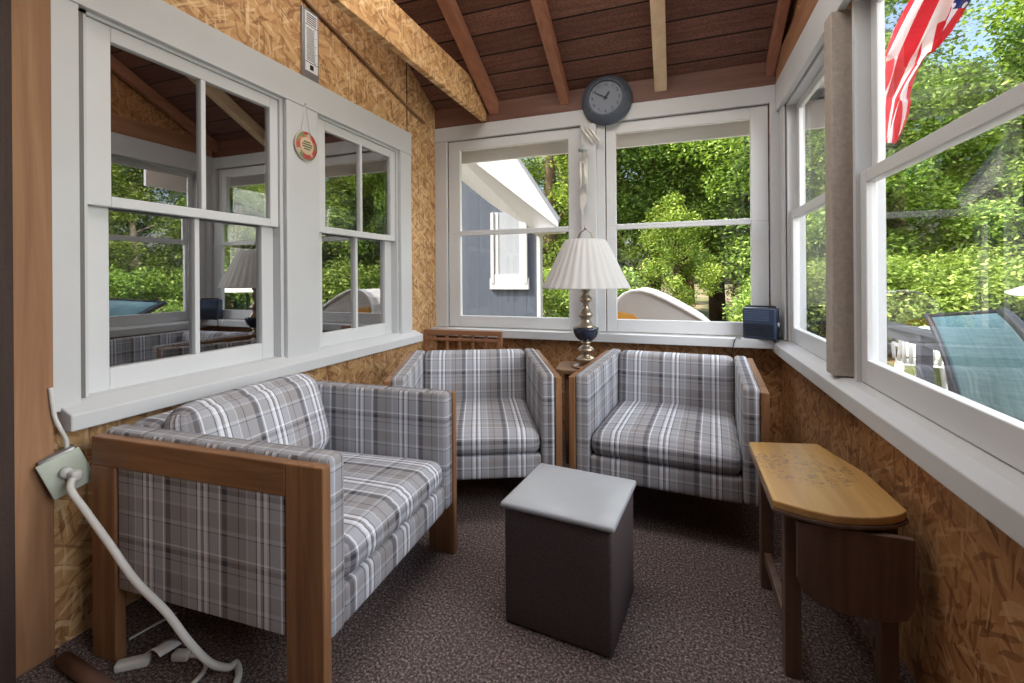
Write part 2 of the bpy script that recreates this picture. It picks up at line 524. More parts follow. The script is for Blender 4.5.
# ---- back wall trim and windows
t = MB()
t.box(XL, XR, YB - .03, YB, 2.178, 2.285)
t.box(XL, -1.676, YB - .025, YB, .735, 2.178)
structure(t.build('trim_6', M_white, None, .003), 'white head board over the back windows')
t = MB(); t.box(-.618, -.512, YB - .05, YB, .735, 2.177); t.box(-.512, -.455, YB - .02, YB, .735, 2.177)
structure(t.build('trim_7', M_white, None, .004), 'white post between the back windows')
t = MB(); t.box(.55, XR - .002, YB - .04, YB, .735, 2.177)
structure(t.build('trim_8', M_white, None, .004), 'white corner board at the right')
t = MB(); t.box(XL, XR - .06, 3.085, YB + .02, .676, .733)
structure(t.build('trim_9', M_white, None, .004), 'white sill under the back windows')
t = MB(); t.box(XL, XR, YB - .02, YB, 2.29, 2.436)
structure(t.build('trim_10', wood('plate_wood', (.22, .10, .065), (.12, .05, .035), 0)), 'brown plate above the back head board')
for nm, a, b, lb in (('window_3', -1.674, -.62, 'white window looking at the blue grey house'), ('window_4', -.453, .548, 'white window looking at the woodland')):
    w = window(nm, lb)
    ou = MB(); ou.box(a, a + .03, YB + .032, YB + .09, .735, 2.18); ou.box(b - .03, b, YB + .032, YB + .09, .735, 2.18); ou.box(a + .03, b - .03, YB + .032, YB + .09, 2.155, 2.18)
    ou.build('jamb', M_white, w)
    st = (.098, .092) if nm == 'window_3' else (.066, .098)
    sash(YB - .004, YB + .03, a + .004, b - .004, 1.4585, 2.174, st, .074, .018, w, 'upper_sash', False, 'y')
    sash(YB - .008, YB + .028, a + .004, b - .004, .737, 1.458, st, .018, .085, w, 'lower_sash', False, 'y')

# ---- right wall trim and windows
t = MB(); t.box(XR - .03, XR, YR, YB - .035, 2.118, 2.29)
structure(t.build('trim_11', M_white, None, .003), 'white head board over the right windows')
t = MB(); t.prism([(XR + .06, .735), (XR - .02, .728), (XR - .062, .712), (XR - .062, .655), (XR, .655), (XR, .69), (XR + .06, .69)], YR, YB - .03, 'y')
structure(t.build('trim_12', M_white, None, .004), 'white sill under the right windows')
t = MB(); t.box(XR - .05, XR + .035, 2.04, 2.125, .735, 2.118)
structure(t.build('trim_13', plain('bare_post_paint', (.40, .345, .30), .6, 0, .3, 60), None, .004), 'post between the right windows')
t = MB(); t.box(XR + .035, XR + .09, 2.0005, 2.039, .725, 2.118)
structure(t.build('trim_14', M_white, None, .003), 'white jamb beside the post')
t = MB(); t.box(XR - .01, XR + .02, 3.06, YB - .04, .735, 2.118)
structure(t.build('trim_15', M_white, None, .003), 'white corner casing on the right wall')
t = MB(); t.box(XR - .05, XR + .045, .74, .85, .735, 2.118); t.box(XR - .05, XR + .045, -.48, -.37, .735, 2.118)
structure(t.build('trim_16', M_white, None, .003), 'white posts between the nearer right windows')
for nm, (a, b, z0, z1), lb in (('window_5', RW1, 'far white window in the right wall'), ('window_6', RW2, 'wide white window in the right wall nearest the camera'), ('window_7', RW3, 'white window in the right wall beside the camera')):
    w = window(nm, lb)
    ou = MB(); ou.box(XR + .005, XR + .095, a, a + .025, z0 + .01, z1 - .002); ou.box(XR + .005, XR + .095, b - .025, b, z0 + .01, z1 - .002); ou.box(XR + .005, XR + .095, a + .025, b - .025, z1 - .025, z1 - .002)
    ou.build('jamb', M_white, w)
    sash(XR + .0525, XR + .074, a + .027, b - .027, 1.45, z1 - .026, .05, .04, .035, w, 'upper_sash', False)
    sash(XR + .018, XR + .052, a + .027, b - .027, z0 + .014, 1.487, .052, .045, .085, w, 'lower_sash', False)
t = MB(); t.box(XR - .028, XR, YR, YB - .04, 2.292, 2.44)
structure(t.build('trim_17', wood('brown_plate', (.42, .22, .12), (.24, .11, .06), 1), None, .003), 'brown board above the right head board')

# ---- ceiling beam and rafters
t = MB(); t.box(-1.375, -1.335, YR, YB - .03, 2.293, 2.52)
structure(t.build('beam', M_beam, None, .003), 'long strand board beam under the ceiling')
def rafter(x, wd, mat, name, lb):
    m = MB()
    y1 = YB - .02
    d = .09
    m.prism([(1.0, ceil_z(1) - .005), (1.0, ceil_z(1) - d - .03), (y1, ceil_z(y1) - d - .01), (y1, ceil_z(y1) - .005)], x - wd / 2, x + wd / 2, 'x')
    o = m.build(name, mat, None, .003)
    return structure(o, lb)
rafter(-1.275, .075, M_rafter, 'trim_18', 'reddish rafter meeting the beam')
rafter(-.735, .065, M_rafter, 'trim_19', 'reddish rafter in the middle of the ceiling')
rafter(-.085, .078, M_rafter_lit, 'trim_20', 'rafter over the clock, sun bounce put into its pale colour')
rafter(.555, .045, M_rafter, 'trim_21', 'rafter against the right wall')

# ------------------------------------------------------------------ armchairs
def armchair(label, loc, rz, W_=.78, D=.80, A=.66, cushion=False):
    r = thing('armchair', label, 'armchair', loc, rz, 'plaid armchairs on the porch')
    hw, hd = W_ / 2, D / 2
    tk = .03
    for s in (-1, 1):
        xa, xb = sorted((s * hw, s * (hw - tk)))
        fr = MB(); fr.box(xa, xb, -hd + .115, hd, A - .085, A)
        o = fr.build('side_rail', M_frame, r, .004)
        for y0, y1 in ((-hd, -hd + .115), (hd - .10, hd)):
            p = MB(); p.box(xa, xb, y0, y1, 0, A if y0 < 0 else A - .085)
            p.build('leg', M_frame_z, r, .004)
        ar = MB(); th = .062
        ar.rbox((s * (hw - tk - th / 2 - .0005), .0, (.205 + A + .012) / 2), (th, D - .006, A + .012 - .205), .016, 8, (.004, 0, 0))
        ar.build('arm_panel', M_plaid, r)
        # the upholstered panel set into the open frame
        pn = MB(); pn.rbox((s * (hw - .012), .005, (.215 + A - .08) / 2), (.016, D - .222, A - .08 - .215), .006, 6)
        pn.build('side_panel', M_plaid, r)
    iw = W_ - 2 * (tk + .062)
    ap = MB(); ap.rbox((0, -hd + .045, .253), (iw - .004, .07, .105), .014, 8, (0, .004, 0)); ap.build('front_apron', M_plaid, r)
    de = MB(); de.box(-iw / 2, iw / 2, -hd + .08, hd - .01, .215, .30)
    de.build('seat_base', M_seatbase, r)
    cu = MB()
    def seatfn(o):
        return Vector((o.x, o.y, o.z + (.012 * (1 - (2 * o.x / iw) ** 2) - .02 * (o.y / D + .4) if o.z > 0 else 0)))
    cu.rbox((0, -.065, .357), (iw - .006, D - .145, .105), .042, 9, (0, .012, .012), None, seatfn)
    cu.build('seat_cushion', M_plaid, r)
    bk = MB()
    def lean(o):
        return Vector((o.x, o.y - .05 * (.5 - (o.z / .46 + .5)) , o.z))
    bk.rbox((0, hd - .085, .44), (iw - .004, .13, .462), .035, 9, (0, .014, 0), None, lean)
    bk.build('backrest', M_plaid, r)
    if cushion:
        Mx = Matrix.Translation((0, hd - .215, .555)) @ Matrix.Rotation(R(-17), 4, 'X')
        c = MB(); c.rbox((0, 0, 0), (iw - .01, .15, .33), .066, 9, (.0, .022, .012))
        # lay the cushion against the back
        c.v = [tuple(Mx @ Vector(p)) for p in c.v]
        c.build('back_cushion', M_plaid, r)
    return r
M_seatbase = plain('seat_underside', (.05, .045, .045), .9)
armchair('plaid armchair nearest the camera under the left windows, its wooden side and cord in front', (-1.245, 1.265, 0), R(92.5), .79, .83, .655, True)
armchair('plaid armchair set at an angle in the back left corner before the wooden rack', (-1.02, 2.235, 0), R(24), .80, .80)
armchair('plaid armchair right of the lamp, under the back right window', (-.035, 2.44, 0), R(-4), .81, .82)

# ------------------------------------------------------------------ box table with grey top
r = thing('box_table', 'low square dark box table with a pale grey top on the carpet', 'side table', (-.338, 1.525, 0), R(-6))
M_box = plain('dark_box_cloth', (.085, .066, .066), .9, 0, .75, 170)
M_slab = plain('grey_top', (.36, .38, .41), .32, 0, .12, 9)
m = MB(); m.rbox((0, 0, .186), (.352, .328, .372), .012, 5); m.build('body', M_box, r)
m = MB(); m.rbox((0, 0, .383), (.372, .348, .02), .0095, 6); m.build('top', M_slab, r)

# ------------------------------------------------------------------ drop leaf table on the right
r = thing('drop_leaf_table', 'small wooden drop leaf table with worn honey top against the right wall', 'table', (.40, 1.66, 0))
M_honey = wood('honey_top', (.58, .36, .14), (.42, .24, .085), 1, .8, .28)
k = NT('worn_honey_top')
o_ = k.obj()
v = k.mapping(o_, (20, 1.4, 20))
nz = k.n('ShaderNodeTexNoise', {'Vector': v, 'Scale': 1.0, 'Detail': 5.0, 'Distortion': .5}).outputs[0]
c = k.ramp(nz, [(.3, (.40, .225, .075)), (.7, (.56, .34, .125))])
dv = k.n('ShaderNodeVectorMath', {0: o_, 1: (-.02, .03, .49)}, operation='DISTANCE').outputs['Value']
wear = k.math('MULTIPLY', k.math('LESS_THAN', dv, .14), k.math('GREATER_THAN', k.noise(o_, 55, 4, .8), .54))
c = k.mix(k.math('MULTIPLY', wear, .6), c, (.16, .12, .09))
M_worn = k.bsdf(c, k.math('ADD', k.math('MULTIPLY', nz, .1), .2), 0, None, .6)
M_tdark = wood('dark_table_wood', (.19, .115, .085), (.10, .062, .048), 2, 1, .5, 1, .25)
top = [(-.148, .235), (.085, .29), (.155, .05), (.168, -.185), (.152, -.207), (.125, -.23), (.085, -.252), (.03, -.27), (-.02, -.278), (-.075, -.268), (-.12, -.25), (-.152, -.235)]
m = MB(); m.prism(top, .478, .5); m.build('table_top', M_worn, r, .004)
m = MB(); m.prism([(p[0] * 1.015, p[1] * 1.015) for p in top], .47, .4775); m.build('top_edge', M_tdark, r)
leaf = [(-.10, .46), (-.10, .31), (-.085, .275), (-.05, .25), (0, .24), (.10, .24), (.14, .255), (.155, .29), (.155, .46)]
m = MB(); m.prism(leaf, -.262, -.244, 'y'); m.build('drop_leaf', M_tdark, r, .003)
for x, y in ((-.10, -.19), (.12, -.19), (-.10, .19), (.10, .19)):
    m = MB(); m.prism([(x - .02, y - .02), (x + .02, y - .02), (x + .02, y + .02), (x - .02, y + .02)], 0, .47); m.build('leg', M_tdark, r, .003)
m = MB(); m.box(-.09, .11, -.20, -.18, .40, .47); m.box(-.09, .09, .18, .20, .40, .47); m.box(-.11, -.09, -.17, .17, .40, .47); m.box(.09, .11, -.17, .17, .40, .47)
m.build('apron', M_tdark, r)
for x in (-.10, .11):
    m = MB(); m.box(x - .012, x + .012, -.165, .165, .10, .135); m.build('stretcher', M_tdark, r, .003)

# ------------------------------------------------------------------ lamp table, lamp
r = thing('end_table', 'small wooden end table between the two back armchairs, under the lamp', 'end table', (-.545, 2.78, 0), R(8))
M_walnut = wood('end_table_wood', (.34, .19, .10), (.19, .095, .045), 0, 1, .35)
m = MB(); m.prism([(-.15, -.11), (-.11, -.15), (.11, -.15), (.15, -.11), (.15, .11), (.11, .15), (-.11, .15), (-.15, .11)], .545, .57); m.build('table_top', M_walnut, r, .005)
for x in (-.085, .085):
    for y in (-.085, .085):
        m = MB(); m.tube([(x, y, 0), (x, y, .2), (x, y, .4), (x, y, .546)], [.012, .018, .016, .02], 10); m.build('leg', M_walnut, r)
m = MB(); m.box(-.10, .10, -.10, .10, .18, .198); m.build('shelf', M_walnut, r, .003)

r = thing('table_lamp', 'brass table lamp with pleated white shade on the end table', 'lamp', (-.515, 2.75, .57))
M_brass = plain('tarnished_brass', (.46, .38, .29), .3, .85, .15, 20)
M_bowl = plain('dark_blue_ceramic', (.025, .035, .06), .12, 0, .2, 30, .6)
k = NT('pleated_cloth')
d = k.n('ShaderNodeBsdfDiffuse', {'Color': (.76, .76, .755, 1)}); tr = k.n('ShaderNodeBsdfTranslucent', {'Color': (.76, .755, .74, 1)})
mx = k.n('ShaderNodeMixShader', {0: .28, 1: d.outputs[0], 2: tr.outputs[0]}); k.t.links.new(mx.outputs[0], k.out.inputs[0])
M_shade = k.m
m = MB(); m.lathe([(0, 0), (.085, 0), (.088, .010), (.07, .018), (.046, .024), (.04, .032), (.058, .04), (.064, .05), (.046, .062), (.026, .072), (.024, .082), (.046, .095), (.052, .108), (.04, .12), (.024, .13), (.022, .14), (.034, .15), (.026, .157)], 28)
m.build('base', M_brass, r)
m = MB(); m.lathe([(.024, .155), (.042, .163), (.062, .182), (.074, .208), (.078, .232), (.076, .24), (.03, .24)], 32); m.build('bowl', M_bowl, r)
m = MB(); m.lathe([(.05, .238), (.055, .246), (.042, .258), (.03, .278), (.026, .295), (.042, .308), (.046, .322), (.03, .338), (.02, .36), (.019, .385), (.036, .40), (.04, .416), (.024, .43), (.018, .45), (.03, .463), (.018, .478), (.02, .52), (.016, .60), (.008, .76), (0, .762)], 24); m.build('stem', M_brass, r)
def pleat(g, z): return 1 + .012 * math.cos(g * 30) + .006 * math.sin(g * 11 + 1)
sh = MB(); nseg = 264
sh.lathe([(.262, .478), (.259, .484), (.225, .55), (.19, .625), (.155, .70), (.122, .762), (.112, .770)], nseg, None, pleat)
sh.build('lamp_shade', M_shade, r, 0, .003)
m = MB(); m.tube([(-.05, 0, .76), (-.035, 0, .81), (0, 0, .835), (.035, 0, .81), (.05, 0, .76)], .004, 8); m.tube([(0, 0, .833), (0, 0, .86)], [.008, .003], 8)
m.tube([(-.115, 0, .765), (.115, 0, .765)], .003, 6)
m.build('harp', M_brass, r)

# ------------------------------------------------------------------ radio on the sill
r = thing('radio', 'dark blue portable radio on the sill in the back right corner', 'radio', (.484, 3.115, .733), R(-24))
M_navy = plain('navy_plastic', (.035, .055, .10), .3, 0, .25, 40, .5)
M_navy2 = plain('radio_face', (.09, .13, .21), .3, 0, .3, 60, .5)
M_blk = plain('black_plastic', (.012, .012, .014), .4)
m = MB(); m.rbox((0, 0, .095), (.185, .085, .19), .012, 4); m.build('case', M_navy, r)
m = MB()
for i in range(6): m.box(-.08, .055, -.046, -.041, .112 + i * .011, .118 + i * .011)
m.build('dial_panel', M_navy2, r)
m = MB()
for i in range(7): m.box(-.08, .08, -.0455, -.0415, .02 + i * .011, .025 + i * .011)
m.build('speaker_grille', M_blk, r)
m = MB(); m.lathe([(0, 0), (.017, 0), (.016, .012), (0, .013)], 20, Matrix.Translation((.0925, -.005, .09)) @ Matrix.Rotation(PI / 2, 4, 'Y')); m.build('knob', plain('knob_silver', (.5, .55, .62), .25, .6), r)
m = MB(); m.tube([(-.08, 0, .188), (-.08, 0, .197), (.08, 0, .197), (.08, 0, .188)], .005, 8); m.build('handle', M_blk, r)
cb = MB(); cb.tube([(.37, 3.082, .735), (.345, 3.08, .738), (.335, 3.076, .72), (.325, 3.07, .68), (.315, 3.08, .60), (.31, 3.10, .5)], .003, 6)
tag(cb.build('thin_cable', M_blk), 'thin black cord hanging from the back sill beside the radio', 'cable')

# ------------------------------------------------------------------ clock
def text_mesh(mb_list, txt, size, M, name, mat, parent, depth=.0015):
    cu = bpy.data.curves.new(name + '_text', 'FONT')
    cu.body = txt; cu.size = size; cu.align_x = 'CENTER'; cu.align_y = 'CENTER'; cu.extrude = depth
    tmp = bpy.data.objects.new(name + '_tmp', cu)
    COL.objects.link(tmp)
    me = bpy.data.meshes.new_from_object(tmp.evaluated_get(bpy.context.evaluated_depsgraph_get()))
    bpy.data.objects.remove(tmp)
    b = len(mb_list.v)
    mb_list.add([v.co for v in me.vertices], [tuple(p.vertices) for p in me.polygons], None, False, M)
    bpy.data.meshes.remove(me)
r = thing('wall_clock', 'round blue grey wall clock above the post between the back windows', 'clock', (-.437, YB - .032, 2.322))
r.rotation_euler = (R(90), 0, 0)
M_case = plain('clock_case', (.085, .105, .14), .55, 0, .45, 50)
M_face = plain('clock_face', (.21, .245, .30), .5, 0, .15, 25)
m = MB(); m.lathe([(0, 0), (.165, 0), (.172, .012), (.168, .03), (.15, .052), (.128, .072), (.116, .078), (.112, .07), (.112, .062)], 48); m.build('case', M_case, r)
m = MB(); m.lathe([(.1125, .062), (0, .062)], 48); m.build('face', M_face, r)
for h in range(1, 13):
    nm = MB()
    g = PI / 2 - h * PI / 6
    text_mesh(nm, str(h), .03, Matrix.Translation((.09 * math.cos(g), .09 * math.sin(g), .064)), 'numeral', M_blk, r)
    nm.build('numeral', M_case, r)
def hand(h_ang, L, w):
    m = MB(); g = PI / 2 - h_ang
    Mx = Matrix.Translation((0, 0, .067)) @ Matrix.Rotation(g, 4, 'Z')
    m.prism([(-.015, -w), (L * .7, -w), (L, 0), (L * .7, w), (-.015, w)], 0, .002, 'z', Mx)
    m.build('hand', M_blk, r)
hand(R(35), .05, .006); hand(R(300), .085, .004)

# ------------------------------------------------------------------ wind chime and the bit of folded paper above it
r = thing('wind_chime', 'small pale wind chime hanging on the post between the back windows', 'wind chime', (-.592, 3.095, 1.53))
M_chime = plain('pale_tubes', (.74, .73, .68), .35, .2)
m = MB(); m.lathe([(0, .44), (.03, .445), (.036, .455), (.02, .475), (.006, .485), (0, .486)], 16); m.build('cap', plain('chime_cap', (.42, .46, .44), .4), r)
for i in range(5):
    g = 2 * PI * i / 5 + .4
    x, y = .024 * math.cos(g), .024 * math.sin(g)
    m = MB(); m.tube([(x, y, .40 - .01 * i), (x, y, .17 + .012 * i)], .0075, 8); m.tube([(x, y, .40 - .01 * i), (x * .9, y * .9, .446)], .0012, 5)
    m.build('tube', M_chime, r)
m = MB(); m.tube([(0, 0, .445), (0, 0, .06)], .0014, 5); m.tube([(0, 0, .485), (0, .008, .56), (.006, .02, .60)], .0014, 5); m.build('string', M_chime, r)
m = MB(); m.prism([(-.022, .14), (.012, .155), (.024, .11), (.006, .06), (-.004, .0), (-.018, .07)], -.002, .002, 'y'); m.build('pendant', M_chime, r)
r = thing('ribbon_bow', 'white folded ribbon pinned just under the clock', 'ribbon', (-.555, 3.142, 2.10))
for a, b in ((-.03, .05), (.0, .045), (.03, .02)):
    m = MB(); m.grid(lambda u, v, a=a, b=b: (-.03 + a + .085 * u, -.004 - .012 * math.sin(PI * u) - abs(a) * .3, .035 - .115 * u + (v - .5) * .024 + b * .3), 8, 2); m.build('loop', M_chime, r, 0, .002)

# ------------------------------------------------------------------ left wall pieces: thermometer, plaque, rod
r = thing('wall_thermometer', 'long white wall thermometer above the left windows', 'thermometer', (XL + .001, 1.865, 2.14))
M_wp = plain('white_enamel', (.78, .79, .80), .3); M_gm = plain('grey_metal', (.34, .35, .36), .35, .6)
m = MB(); m.box(0, .016, -.055, .055, 0, .36); m.build('backing', M_gm, r, .003)
m = MB(); m.box(.0165, .020, -.042, .042, .04, .345); m.build('scale_plate', M_wp, r)
m = MB()
for i in range(20): m.box(.0202, .0212, -.034, -.034 + (.05 if i % 5 else .066), .095 + i * .0085, .0975 + i * .0085)
for i in range(5): m.box(.0202, .0212, -.032, .032, .285 + i * .011, .289 + i * .011)
m.box(.0202, .0212, -.012, .012, .05, .075); m.box(.0202, .0212, -.04, .04, .083, .086); m.box(.0202, .0212, -.04, .04, .274, .277)
m.build('markings', M_blk, r)
m = MB(); m.tube([(.022, .02, .085), (.022, .02, .27)], .003, 8); m.build('tube', plain('thermometer_tube', (.65, .67, .70), .15), r)

r = thing('hanging_plaque', 'round red flowered plaque hanging from a nail between the left windows', 'plaque', (XL + .024, 1.812, 1.785))
r.rotation_euler = (0, R(90), 0)
k = NT('flowered_rim')
vo = k.n('ShaderNodeTexVoronoi', {'Vector': k.obj(), 'Scale': 46.0}).outputs['Color']
c = k.ramp(k.n('ShaderNodeSeparateColor', {0: vo}).outputs[0], [(0, (.50, .07, .06)), (.45, (.62, .20, .14)), (.6, (.55, .42, .30)), (.8, (.22, .26, .12))], 'CONSTANT')
M_flor = k.bsdf(c, .4)
m = MB(); m.lathe([(0, 0), (.068, 0), (.072, .005), (.068, .012), (.044, .013), (.0, .013)], 36); m.build('disc', M_flor, r)
m = MB(); m.lathe([(.044, .0132), (.043, .0142), (0, .0142)], 28); m.build('label_field', plain('cream_field', (.62, .50, .34), .5), r)
m = MB(); m.lathe([(.070, .001), (.075, .006), (.070, .0125)], 36); m.build('rim', plain('pale_rim', (.72, .62, .48), .4), r)
m = MB()
for i, (w_, z) in enumerate(((.022, .02), (.032, .008), (.030, -.004), (.02, -.016))): m.box(-z - .003, -z + .003, -w_, w_, .0143, .0153)
m.build('lettering', plain('dark_green_ink', (.06, .10, .05), .6), r)
m = MB(); m.tube([(-.068, -.03, .006), (-.21, 0, .006), (-.068, .03, .006)], .0015, 5); m.lathe([(0, 0), (.004, 0), (.004, .014), (0, .014)], 8, Matrix.Translation((-.212, 0, 0))); m.build('hanger', M_chime, r)

m = MB(); m.tube([(XL + .012, 1.74, 2.56), (XL + .012, 2.3, 2.43), (XL + .012, 2.8, 2.315), (XL + .02, 2.99, 2.275)], .009, 10)
tag(m.build('wooden_rod', wood('rod_wood', (.30, .17, .085), (.18, .09, .04), 1)), 'thin brown rod running down along the strand board above the left windows', 'rod')

# ------------------------------------------------------------------ slatted rack in the corner
r = thing('slatted_rack', 'brown wooden rack with upright slats behind the corner armchair', 'rack', (-1.455, 2.98, 0), R(4))
M_rack = wood('rack_wood', (.34, .16, .08), (.19, .08, .04), 0, 1, .45)
m = MB(); m.box(-.30, .30, -.018, .018, .70, .735); m.build('top_rail', M_rack, r, .004)
for z0, z1 in ((.10, .135), (.655, .675)):
    m = MB(); m.box(-.27, .27, -.012, .012, z0, z1); m.build('rail', M_rack, r, .003)
for x in (-.285, .285):
    m = MB(); m.box(x - .015, x + .015, -.02, .02, 0, .70); m.build('leg', M_rack, r, .003)
for x in (-.22, -.12, -.02, .02 + .06, .18):
    m = MB(); m.box(x - .009, x + .009, -.008, .008, .135, .70); m.build('slat', M_rack, r, .002)

# ------------------------------------------------------------------ outlet, cables and floor bits at the left
r = thing('outlet_box', 'tilted metal outlet box with pale green cover plate on the left wall', 'outlet', (XL + .05, .835, .545))
r.rotation_euler = (R(20), R(-6), R(-22))
M_plate = plain('pale_green_plate', (.52, .58, .49), .35, 0, .08)
m = MB(); m.rbox((0, 0, .012), (.06, .085, .105), .006, 3); m.build('box', M_gm, r)
m = MB(); m.rbox((.033, 0, 0), (.006, .098, .112), .003, 3); m.build('cover_plate', M_plate, r)
m = MB(); m.lathe([(0, 0), (.017, 0), (.016, .016), (.011, .022), (0, .022)], 18, Matrix.Translation((.036, .0, .004)) @ Matrix.Rotation(PI / 2, 4, 'Y')); m.build('socket', plain('socket_grey', (.55, .57, .56), .4), r)
M_cord = plain('white_cord', (.66, .66, .64), .45)
def smooth(pts, n=8):
    P = [Vector(p) for p in pts]; P = [P[0]] + P + [P[-1]]
    out = []
    for i in range(1, len(P) - 2):
        for q in range(n):
            t = q / n
            a, b, c, d = P[i-1:i+3]
            out.append(.5 * ((2*b) + (c - a) * t + (2*a - 5*b + 4*c - d) * t*t + (3*b - a - 3*c + d) * t**3))
    return out + [P[-2]]
CORD = [(-1.665, .825, .545), (-1.635, .80, .52), (-1.57, .80, .471), (-1.461, .80, .394), (-1.376, .81, .31), (-1.274, .822, .242), (-1.215, .84, .165), (-1.185, .875, .09), (-1.19, .93, .03), (-1.20, .965, .011), (-1.15, .93, .011), (-1.12, .86, .011), (-1.10, .70, .011)]
m = MB(); m.tube(smooth(CORD), .0095, 10)
r = tag(m.build('power_cord', M_cord), 'thick white power cord dropping from the outlet to the floor beside the armchair', 'cord')
pg = MB(); pg.rbox((0, 0, 0), (.035, .03, .032), .01, 3, (0, 0, 0), Matrix.Translation(CORD[0])); pg.build('plug', M_cord, r)
m = MB(); m.tube(smooth([(XL + .05, .838, .60), (XL + .045, .838, .64), (XL + .04, .825, .68), (XL + .036, .815, .72), (XL + .034, .808, .80)]), .006, 8)
tag(m.build('supply_cable', M_cord), 'white cable entering the top of the outlet box from behind the sill', 'cable')
r = thing('extension_cord', 'white extension cord with tagged plugs lying on the floor behind the power cord', 'extension cord', (-1.46, .885, 0))
m = MB(); m.rbox((0, 0, 0), (.085, .032, .026), .009, 4, (0, 0, 0), Matrix.Translation((-.02, -.02, .014)) @ Matrix.Rotation(R(38), 4, 'Z')); m.build('plug_body', M_cord, r)
m = MB(); m.rbox((0, 0, 0), (.05, .028, .026), .008, 4, (0, 0, 0), Matrix.Translation((.085, .045, .014)) @ Matrix.Rotation(R(18), 4, 'Z')); m.build('plug_body', M_cord, r)
m = MB(); m.grid(lambda u, v: (.005 + .075 * u, -.01 + .06 * v, .032 + .03 * math.sin(2.5 * u) * (1 - v * .4)), 6, 4); m.build('paper_tag', M_wp, r, 0, .001)
m = MB(); m.tube(smooth([(.11, .053, .014), (.15, .06, .012), (.19, .04, .008), (.205, -.02, .007), (.20, -.12, .007), (.19, -.25, .007)]), .0065, 8); m.build('cord', M_cord, r)
m = MB(); m.tube(smooth([(-1.60, .925, .006), (-1.59, .98, .006), (-1.575, 1.05, .006)]), .004, 6)
tag(m.build('thin_wire', M_cord), 'thin white wire on the carpet under the near armchair', 'wire')
m = MB(); m.tube([(-1.675, .80, .022), (-1.40, .775, .022)], .02, 14)
tag(m.build('wooden_dowel', wood('dowel_wood', (.20, .11, .075), (.11, .06, .045), 0)), 'short brown wooden dowel on the floor below the outlet', 'dowel')

# ================================================================== OUTSIDE
GZ = -.35
k = NT('ground_cover')
a = k.noise(k.obj(), .5, 4); b = k.noise(k.obj(), 14, 4, .7)
c = k.mix(k.math('GREATER_THAN', k.math('ADD', a, k.math('MULTIPLY', b, .3)), .66), (.34, .26, .17), (.10, .15, .035))
c = k.mix(k.math('MULTIPLY', b, .6), c, (.16, .13, .07))
M_ground = k.bsdf(c, .95, 0, None, .1)
g = MB(); g.box(-40, 70, 3.35, 80, GZ - .2, GZ); g.box(.8, 70, -30, 3.35, GZ - .2, GZ)
structure(g.build('ground', M_ground), 'leaf strewn ground outside')
# deck outside the right windows
M_deck = wood('deck_boards', (.30, .27, .25), (.20, .18, .165), 1, .8)
dk = MB()
for i in range(11): dk.box(.78 + i * .142, .78 + i * .142 + .136, -2, 7.2, GZ + .17, GZ + .2)
structure(dk.build('deck', M_deck), 'grey board deck beside the porch')
DZ = GZ + .2

# white eave boards outside the windows
M_eave = plain('eave_white', (.86, .87, .88), .5, 0, .04, 3)
t = MB(); t.box(XL - .3, XR + .4, YB + .30, YB + .33, 2.085, 2.30); t.box(XL - .3, XR + .4, YB + .1, YB + .30, 2.27, 2.30)
structure(t.build('eave_back', M_eave), 'white eave board above the back windows')
t = MB(); t.box(XR + .34, XR + .37, 2.8, YB + .30, 1.98, 2.30); t.box(XR + .1, XR + .34, 2.8, YB + .30, 2.27, 2.30)
structure(t.build('eave_right', M_eave), 'white eave board outside the far right window')

# ------------------------------------------------------------------ blue grey house behind
r = thing('house', 'blue grey gabled house with white rake boards beyond the back left window', 'house', (0, 0, GZ))
k = NT('vertical_siding')
sp = k.n('ShaderNodeSeparateXYZ', {0: k.obj()})
fr = k.math('FRACT', k.math('MULTIPLY', sp.outputs[0], 5.2))
c = k.mix(k.noise(k.mapping(k.obj(), (8, 8, .6)), 3, 3), (.052, .066, .092), (.068, .085, .115))
c = k.mix(k.math('LESS_THAN', fr, .07), c, (.042, .053, .074))
M_siding = k.bsdf(c, .6, 0, None, .3)
M_hw = plain('house_white', (.44, .45, .46), .5, 0, .03, 3)
M_shing = plain('roof_shingle', (.16, .17, .19), .85, 0, .3, 30)
def hz(z): return z - GZ
m = MB()
m.prism([(-6, hz(GZ)), (-1.92, hz(GZ)), (-1.92, hz(1.72)), (-3.4, hz(2.80)), (-6, hz(2.80))], 6.5, 6.6, 'y')
m.build('wall', M_siding, r)
m = MB(); m.box(-1.935, -1.88, 6.47, 6.6, 0, hz(1.72)); m.build('corner_board', M_hw, r)
m = MB(); m.prism([(-1.49, hz(1.86)), (-1.50, hz(1.79)), (-2.70, hz(2.76)), (-3.6, hz(3.49)), (-3.6, hz(3.75)), (-2.52, hz(3.4)), (-2.05, hz(2.74))], 6.02, 6.05, 'y'); m.build('rake_board', M_hw, r)
m = MB(); m.prism([(-1.47, hz(1.90)), (-1.49, hz(1.85)), (-2.05, hz(2.72)), (-2.6, hz(3.5)), (-2.58, hz(3.52)), (-2.035, hz(2.76))], 6.01, 6.08, 'y'); m.build('roof_edge', M_shing, r)
m = MB()
m.add([(-1.50, 6.05, hz(1.79)), (-3.6, 6.05, hz(3.49)), (-3.6, 6.5, hz(3.0)), (-2.7, 6.5, hz(2.265)), (-1.89, 6.5, hz(1.70))], [(0, 1, 2, 3, 4)])
m.build('soffit', M_hw, r, 0, .01)
m = MB(); m.box(-1.94, -1.50, 6.05, 6.5, hz(1.74), hz(1.79)); m.build('eave_return', M_hw, r)
